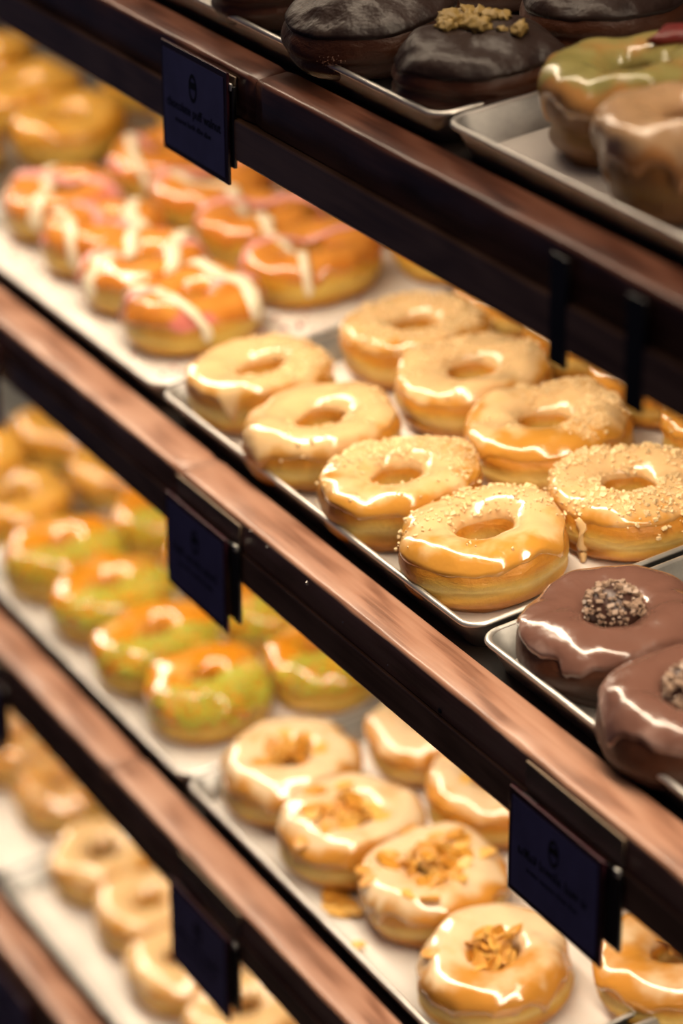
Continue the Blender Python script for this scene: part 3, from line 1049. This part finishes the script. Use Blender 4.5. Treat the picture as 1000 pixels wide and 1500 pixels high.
# top shelf: filled dark chocolate doughnuts
def filled_doughnut(k, x, s, label, seed, R=0.058, H=0.052, hi=True):
    root, rz = start(k, x, s, label, 'filled dark chocolate doughnuts on the top shelf', seed)
    sh = Shape('disc', R, H, seed)
    dough_part(sh, M['dough_c'], root, *((96, 40) if hi else (56, 26)))
    glaze_part(sh, M['g_dark'], root, seed, 0.625, 0.016, 0.0020, 1, 0.6, None, *((120, 30) if hi else (64, 18)))
    return root, sh, rz


r1, sh1, rz1 = filled_doughnut(0, -0.0890, 0.0750, 'filled chocolate doughnut dusted with cocoa, cut by the top edge', 131)
d = world_dir(rz1, -0.5, -0.3)
cx, cy = 0.022 * math.cos(d), 0.022 * math.sin(d)
rnd = random.Random(3)
pts = [sh1.top(cx + rnd.gauss(0, .009), cy + rnd.gauss(0, .009), 0.0021) for _ in range(900)]
bits('cocoa_powder', pts, M['cocoa'], r1, 0.0002, 0.0006, 4)
d2 = world_dir(rz1, 0.55, -0.8)
bits('cocoa_powder', [sh1.point(d2 + rnd.gauss(0, .07), 0.46 + rnd.gauss(0, .03), 0.0006) for _ in range(130)], M['cocoa'], r1, 0.0002, 0.0006, 5)
r2, sh2, rz2 = filled_doughnut(0, 0.0240, 0.0860, 'filled chocolate doughnut topped with walnut pieces', 132, R=0.0535, H=0.047)
rnd = random.Random(12)
for (wx, wy, sc) in ((-0.036, 0.004, 1.0), (-0.028, 0.012, 1.15), (-0.019, 0.016, 1.1), (-0.024, -0.002, 1.25), (-0.016, 0.004, 1.1), (-0.010, 0.018, 0.9),
                     (-0.013, -0.010, 0.8), (-0.019, -0.007, 0.9), (0.000, 0.0045, 0.95), (0.014, 0.010, 0.45), (0.022, 0.015, 0.9), (-0.003, 0.022, 0.7)):
    a = world_dir(rz2, wx, wy); r = math.hypot(wx, wy)
    p = sh2.top(r * math.cos(a), r * math.sin(a), 0.002)
    share('walnut_piece', WALN[rnd.randrange(4)], r2, Matrix.Translation(p + Vector((0, 0, 0.0025 * sc))) @ Matrix.Rotation(rnd.uniform(0, 6), 4, 'Z') @ Matrix.Rotation(rnd.uniform(-.6, .6), 4, 'X') @ Matrix.Scale(sc, 4))
filled_doughnut(0, 0.0000, 0.1960, 'filled chocolate doughnut behind the walnut-topped one, cut by the top edge', 133)
filled_doughnut(0, -0.2150, 0.0850, 'filled chocolate doughnut, furthest left on the top shelf, only its foot in view', 134)
filled_doughnut(0, -0.0150, 0.3250, 'filled chocolate doughnut of the rear row, out of the light', 135, hi=False)
filled_doughnut(0, -0.1350, 0.2040, 'filled chocolate doughnut behind the cocoa-dusted one, out of the light', 136, hi=False)

# top shelf, right tray
G0 = 'caramel and green glazed doughnuts on the top shelf'
def tall_ring(x, s, label, seed, glaze, R=0.052, H=0.052):
    root, rz = start(0, x, s, label, G0, seed)
    sh = Shape('ring', R, H, seed, 0.0165, 1.4, 2.6)
    dough_part(sh, M['dough_b'], root, 96, 44)
    glaze_part(sh, M[glaze], root, seed, 0.535, 0.04, 0.0024, 6, 0.65, None, 140, 34)
    return root, sh, rz


rg, shg, rzg = tall_ring(0.1440, 0.1170, 'green glazed ring doughnut with caramel sides on the top shelf', 141, 'g_matcha')
a = world_dir(rzg, -0.1, 1.0)
fr = bpy.data.objects.new('dried_fruit', lumpy_mesh('dried_fruit', M['redfruit'], 0.012, 5, 0.25, 2, (1.5, 1.0, 0.45)))
COL.objects.link(fr); fr.parent = rg
p = shg.top(0.040 * math.cos(a), 0.040 * math.sin(a), 0.002); fr.location = p + Vector((0, 0, 0.003))
tall_ring(0.2370, 0.0940, 'caramel glazed ring doughnut cut by the right edge on the top shelf', 142, 'g_toffee')
tall_ring(0.2480, 0.2150, 'caramel glazed ring doughnut at the right edge behind the green one', 143, 'g_toffee')

# ------------------------------------------------------------------ signs and their holders
def strokes(bm, x0, x1, z, h, seed, y):
    """a line of small lettering too blurred to read: short strokes grouped into words"""
    rnd = random.Random(seed)
    x = x0
    while x < x1:
        for _ in range(rnd.randint(4, 8)):
            if x >= x1:
                break
            wv = h * rnd.uniform(0.28, 0.42)
            up = h * (1.45 if rnd.random() < 0.25 else 1.0)
            box(bm, x, x + wv, y, y + 0.0001, z, z + up)
            if rnd.random() < 0.6:
                box(bm, x + wv, x + wv * 1.8, y, y + 0.0001, z + (up - h * 0.3 if rnd.random() < 0.5 else 0), z + h * 0.3)
            x += wv * 1.9 + h * 0.12
        x += h * 0.6


def text_mesh(body, size, parent, mat, loc):
    cu = bpy.data.curves.new('lettering', 'FONT')
    cu.body = body; cu.size = size; cu.align_x = 'CENTER'; cu.extrude = 0.00005
    cu.offset = size * 0.012
    tmp = bpy.data.objects.new('tmp', cu); COL.objects.link(tmp)
    dg = bpy.context.evaluated_depsgraph_get()
    me = bpy.data.meshes.new_from_object(tmp.evaluated_get(dg))
    bpy.data.objects.remove(tmp)
    me.materials.clear(); me.materials.append(mat)
    o = bpy.data.objects.new('lettering', me); COL.objects.link(o); o.parent = parent
    o.matrix_basis = Matrix.Translation(loc) @ Matrix.Rotation(math.pi / 2, 4, 'X')
    return o


def holder(k, x0, x1, label, empty=False, ztop=-0.006, zbot=-0.067):
    """pair of black strips behind the sign, hung from a tan plate on the rail's front"""
    root = thing('sign_holder', label, 'sign holder', Matrix.Translation((0, 0, TIER_Z[k])), 'black sign holders on the rails')
    for a, b_ in ((x0, x0 + 0.0165), (x1 - 0.0165, x1)):
        bm = bmesh.new(); box(bm, a, b_, -0.0050, -0.0024, zbot, ztop, 0.0006)
        bm_obj('hook_strip', bm, M['black'], root)
    if not empty:
        bm = bmesh.new(); box(bm, x0 - 0.001, x1 - 0.003, -0.0018, -0.0002, -0.0230, -0.0045, 0.0006)
        bm_obj('back_plate', bm, M['clip'], root)
        bm = bmesh.new(); box(bm, x1 - 0.006, x1 - 0.001, -0.0060, -0.0040, ztop - 0.003, ztop + 0.002, 0.0008)
        bm_obj('metal_stud', bm, M['rim'], root)
    return root


def sign(k, x0, x1, zt, zb, label, group, title=None, tiltx=0.0, y=-0.0072, seed=1, lean=0.0):
    w, h = x1 - x0, zt - zb
    mt = Matrix.Translation(((x0 + x1) / 2, y, TIER_Z[k] + zt)) @ Matrix.Rotation(tiltx, 4, 'X') @ Matrix.Rotation(lean, 4, 'Y')
    root = thing('price_sign', label, 'sign', mt, group)
    bm = bmesh.new(); box(bm, -w / 2, w / 2, -0.0003, 0.0018, -h, 0, 0.0004)
    bm_obj('sign_frame', bm, M['border'], root)
    e = 0.0042
    bm = bmesh.new(); box(bm, -w / 2 + e, w / 2 - e, -0.0008, -0.0002, -h + e, -e)
    bm_obj('sign_card', bm, M['navy'], root)
    # emblem: upright oval ring with a band across (a doughnut mark)
    bm = bmesh.new()
    cx, cz = 0.0, -h * 0.30
    rx, rz_ = h * 0.078, h * 0.13
    n = 28
    ring = []
    for i in range(n):
        a = 2 * math.pi * i / n
        ring.append([bm.verts.new((cx + rx * f * math.cos(a), yy, cz + rz_ * f * math.sin(a))) for f, yy in ((1.0, -0.0010), (0.72, -0.0010), (0.72, -0.0007), (1.0, -0.0007))])
    for i in range(n):
        j = (i + 1) % n
        for q in range(4):
            bm.faces.new([ring[i][q], ring[j][q], ring[j][(q + 1) % 4], ring[i][(q + 1) % 4]])
    box(bm, cx - rx * 0.9, cx + rx * 0.9, -0.0011, -0.0007, cz - rz_ * 0.05, cz + rz_ * 0.42)
    bm_obj('emblem', bm, M['ink'], root)
    if title:
        text_mesh(title, h * 0.125, root, M['ink'], (0.0, -0.0010, -h * 0.565))
    else:
        bm = bmesh.new(); strokes(bm, -w * 0.38, w * 0.36, -h * 0.56, h * 0.065, seed, -0.0010)
        bm_obj('lettering', bm, M['ink'], root)
    bm = bmesh.new(); strokes(bm, -w * 0.28, w * 0.28, -h * 0.68, h * 0.035, seed + 5, -0.0010)
    bm_obj('small_lettering', bm, M['ink'], root)
    return root


SG = 'navy price signs hung on the wooden rails'
sign(0, -0.2350, -0.1365, -0.0010, -0.0755, 'navy sign on the top rail, its dark lettering readable', SG, 'chocolate puff walnut', y=-0.0072)
holder(0, -0.2290, -0.1330, 'black sign holder behind the navy sign on the top rail', ztop=-0.010, zbot=-0.064)
sign(1, -0.2520, -0.1545, -0.0185, -0.0905, 'navy sign on the second rail, above the pistachio doughnuts', SG, seed=3)
holder(1, -0.2430, -0.1400, 'black sign holder behind the navy sign above the pistachio doughnuts', ztop=-0.0200, zbot=-0.078)
sign(1, 0.2190, 0.3180, -0.0230, -0.0925, 'large blurred blue sign at the right over the almond doughnuts', SG, seed=7)
holder(1, 0.2280, 0.3320, 'black sign holder behind the blue sign at the right', ztop=-0.0240, zbot=-0.075)
sign(2, -0.2690, -0.1680, -0.0290, -0.1030, 'navy sign on the third rail near the bottom edge', SG, seed=9)
holder(2, -0.2600, -0.1560, 'black sign holder behind the navy sign near the bottom edge', ztop=-0.030, zbot=-0.088)
holder(0, 0.2430, 0.3315, 'empty black sign holder on the top rail, two bare strips hanging down', empty=True, zbot=-0.068)
sign(2, -0.7160, -0.6150, -0.0260, -0.0960, 'navy sign on the third rail, a sliver at the left edge', SG, seed=11)
holder(2, -0.7070, -0.6070, 'black sign holder at the left edge on the third rail', ztop=-0.027, zbot=-0.082)
sign(3, -0.6950, -0.5950, -0.0180, -0.0900, 'navy sign in the bottom left corner on the lowest rail', SG, seed=13)
sign(1, -0.6730, -0.5740, -0.0185, -0.0905, 'dark sign on the second rail, just touching the left edge', SG, seed=15)

# ------------------------------------------------------------------ soft doughnuts press flat against each other
kids = {}
for o in bpy.data.objects:
    if o.parent is not None:
        kids.setdefault(o.parent.name, []).append(o)
rad = {}
for root, k, x, s, rz in DON:
    d = [c for c in kids[root.name] if c.name.startswith('dough')][0]
    co = np.empty(len(d.data.vertices) * 3); d.data.vertices.foreach_get('co', co); co = co.reshape(-1, 3)
    rad[root.name] = float(np.quantile(np.hypot(co[:, 0], co[:, 1]), 0.995)) + 0.0008


def press(p, a, b):
    return np.where(p > a, a + (b - a) * (1 - np.exp(-(np.maximum(p, a) - a) / (b - a))), p)


for root, k, x, s, rz in DON:
    planes = []
    for r2, k2, x2, s2, _ in DON:
        if r2 is root or k2 != k:
            continue
        dd = math.hypot(x2 - x, s2 - s)
        ra, rb = rad[root.name], rad[r2.name]
        if dd < ra + rb:
            t = ra - (ra + rb - dd) / 2
            ang = math.atan2(s2 - s, x2 - x) - rz
            planes.append((math.cos(ang), math.sin(ang), t - 0.007, t - 0.0002))
    if not planes:
        continue
    for c in kids[root.name]:
        if c.data.name.startswith(('almond_flake', 'walnut_piece', 'truffle', 'dried_fruit')):
            for nx, ny, a, b_ in planes:
                p = c.location.x * nx + c.location.y * ny
                if p > a:
                    q = float(press(np.array(p), a, b_)) - p
                    c.location.x += q * nx; c.location.y += q * ny
            continue
        n = len(c.data.vertices)
        co = np.empty(n * 3); c.data.vertices.foreach_get('co', co); co = co.reshape(-1, 3)
        for nx, ny, a, b_ in planes:
            p = co[:, 0] * nx + co[:, 1] * ny
            q = press(p, a, b_) - p
            co[:, 0] += q * nx; co[:, 1] += q * ny
        c.data.vertices.foreach_set('co', co.ravel()); c.data.update()
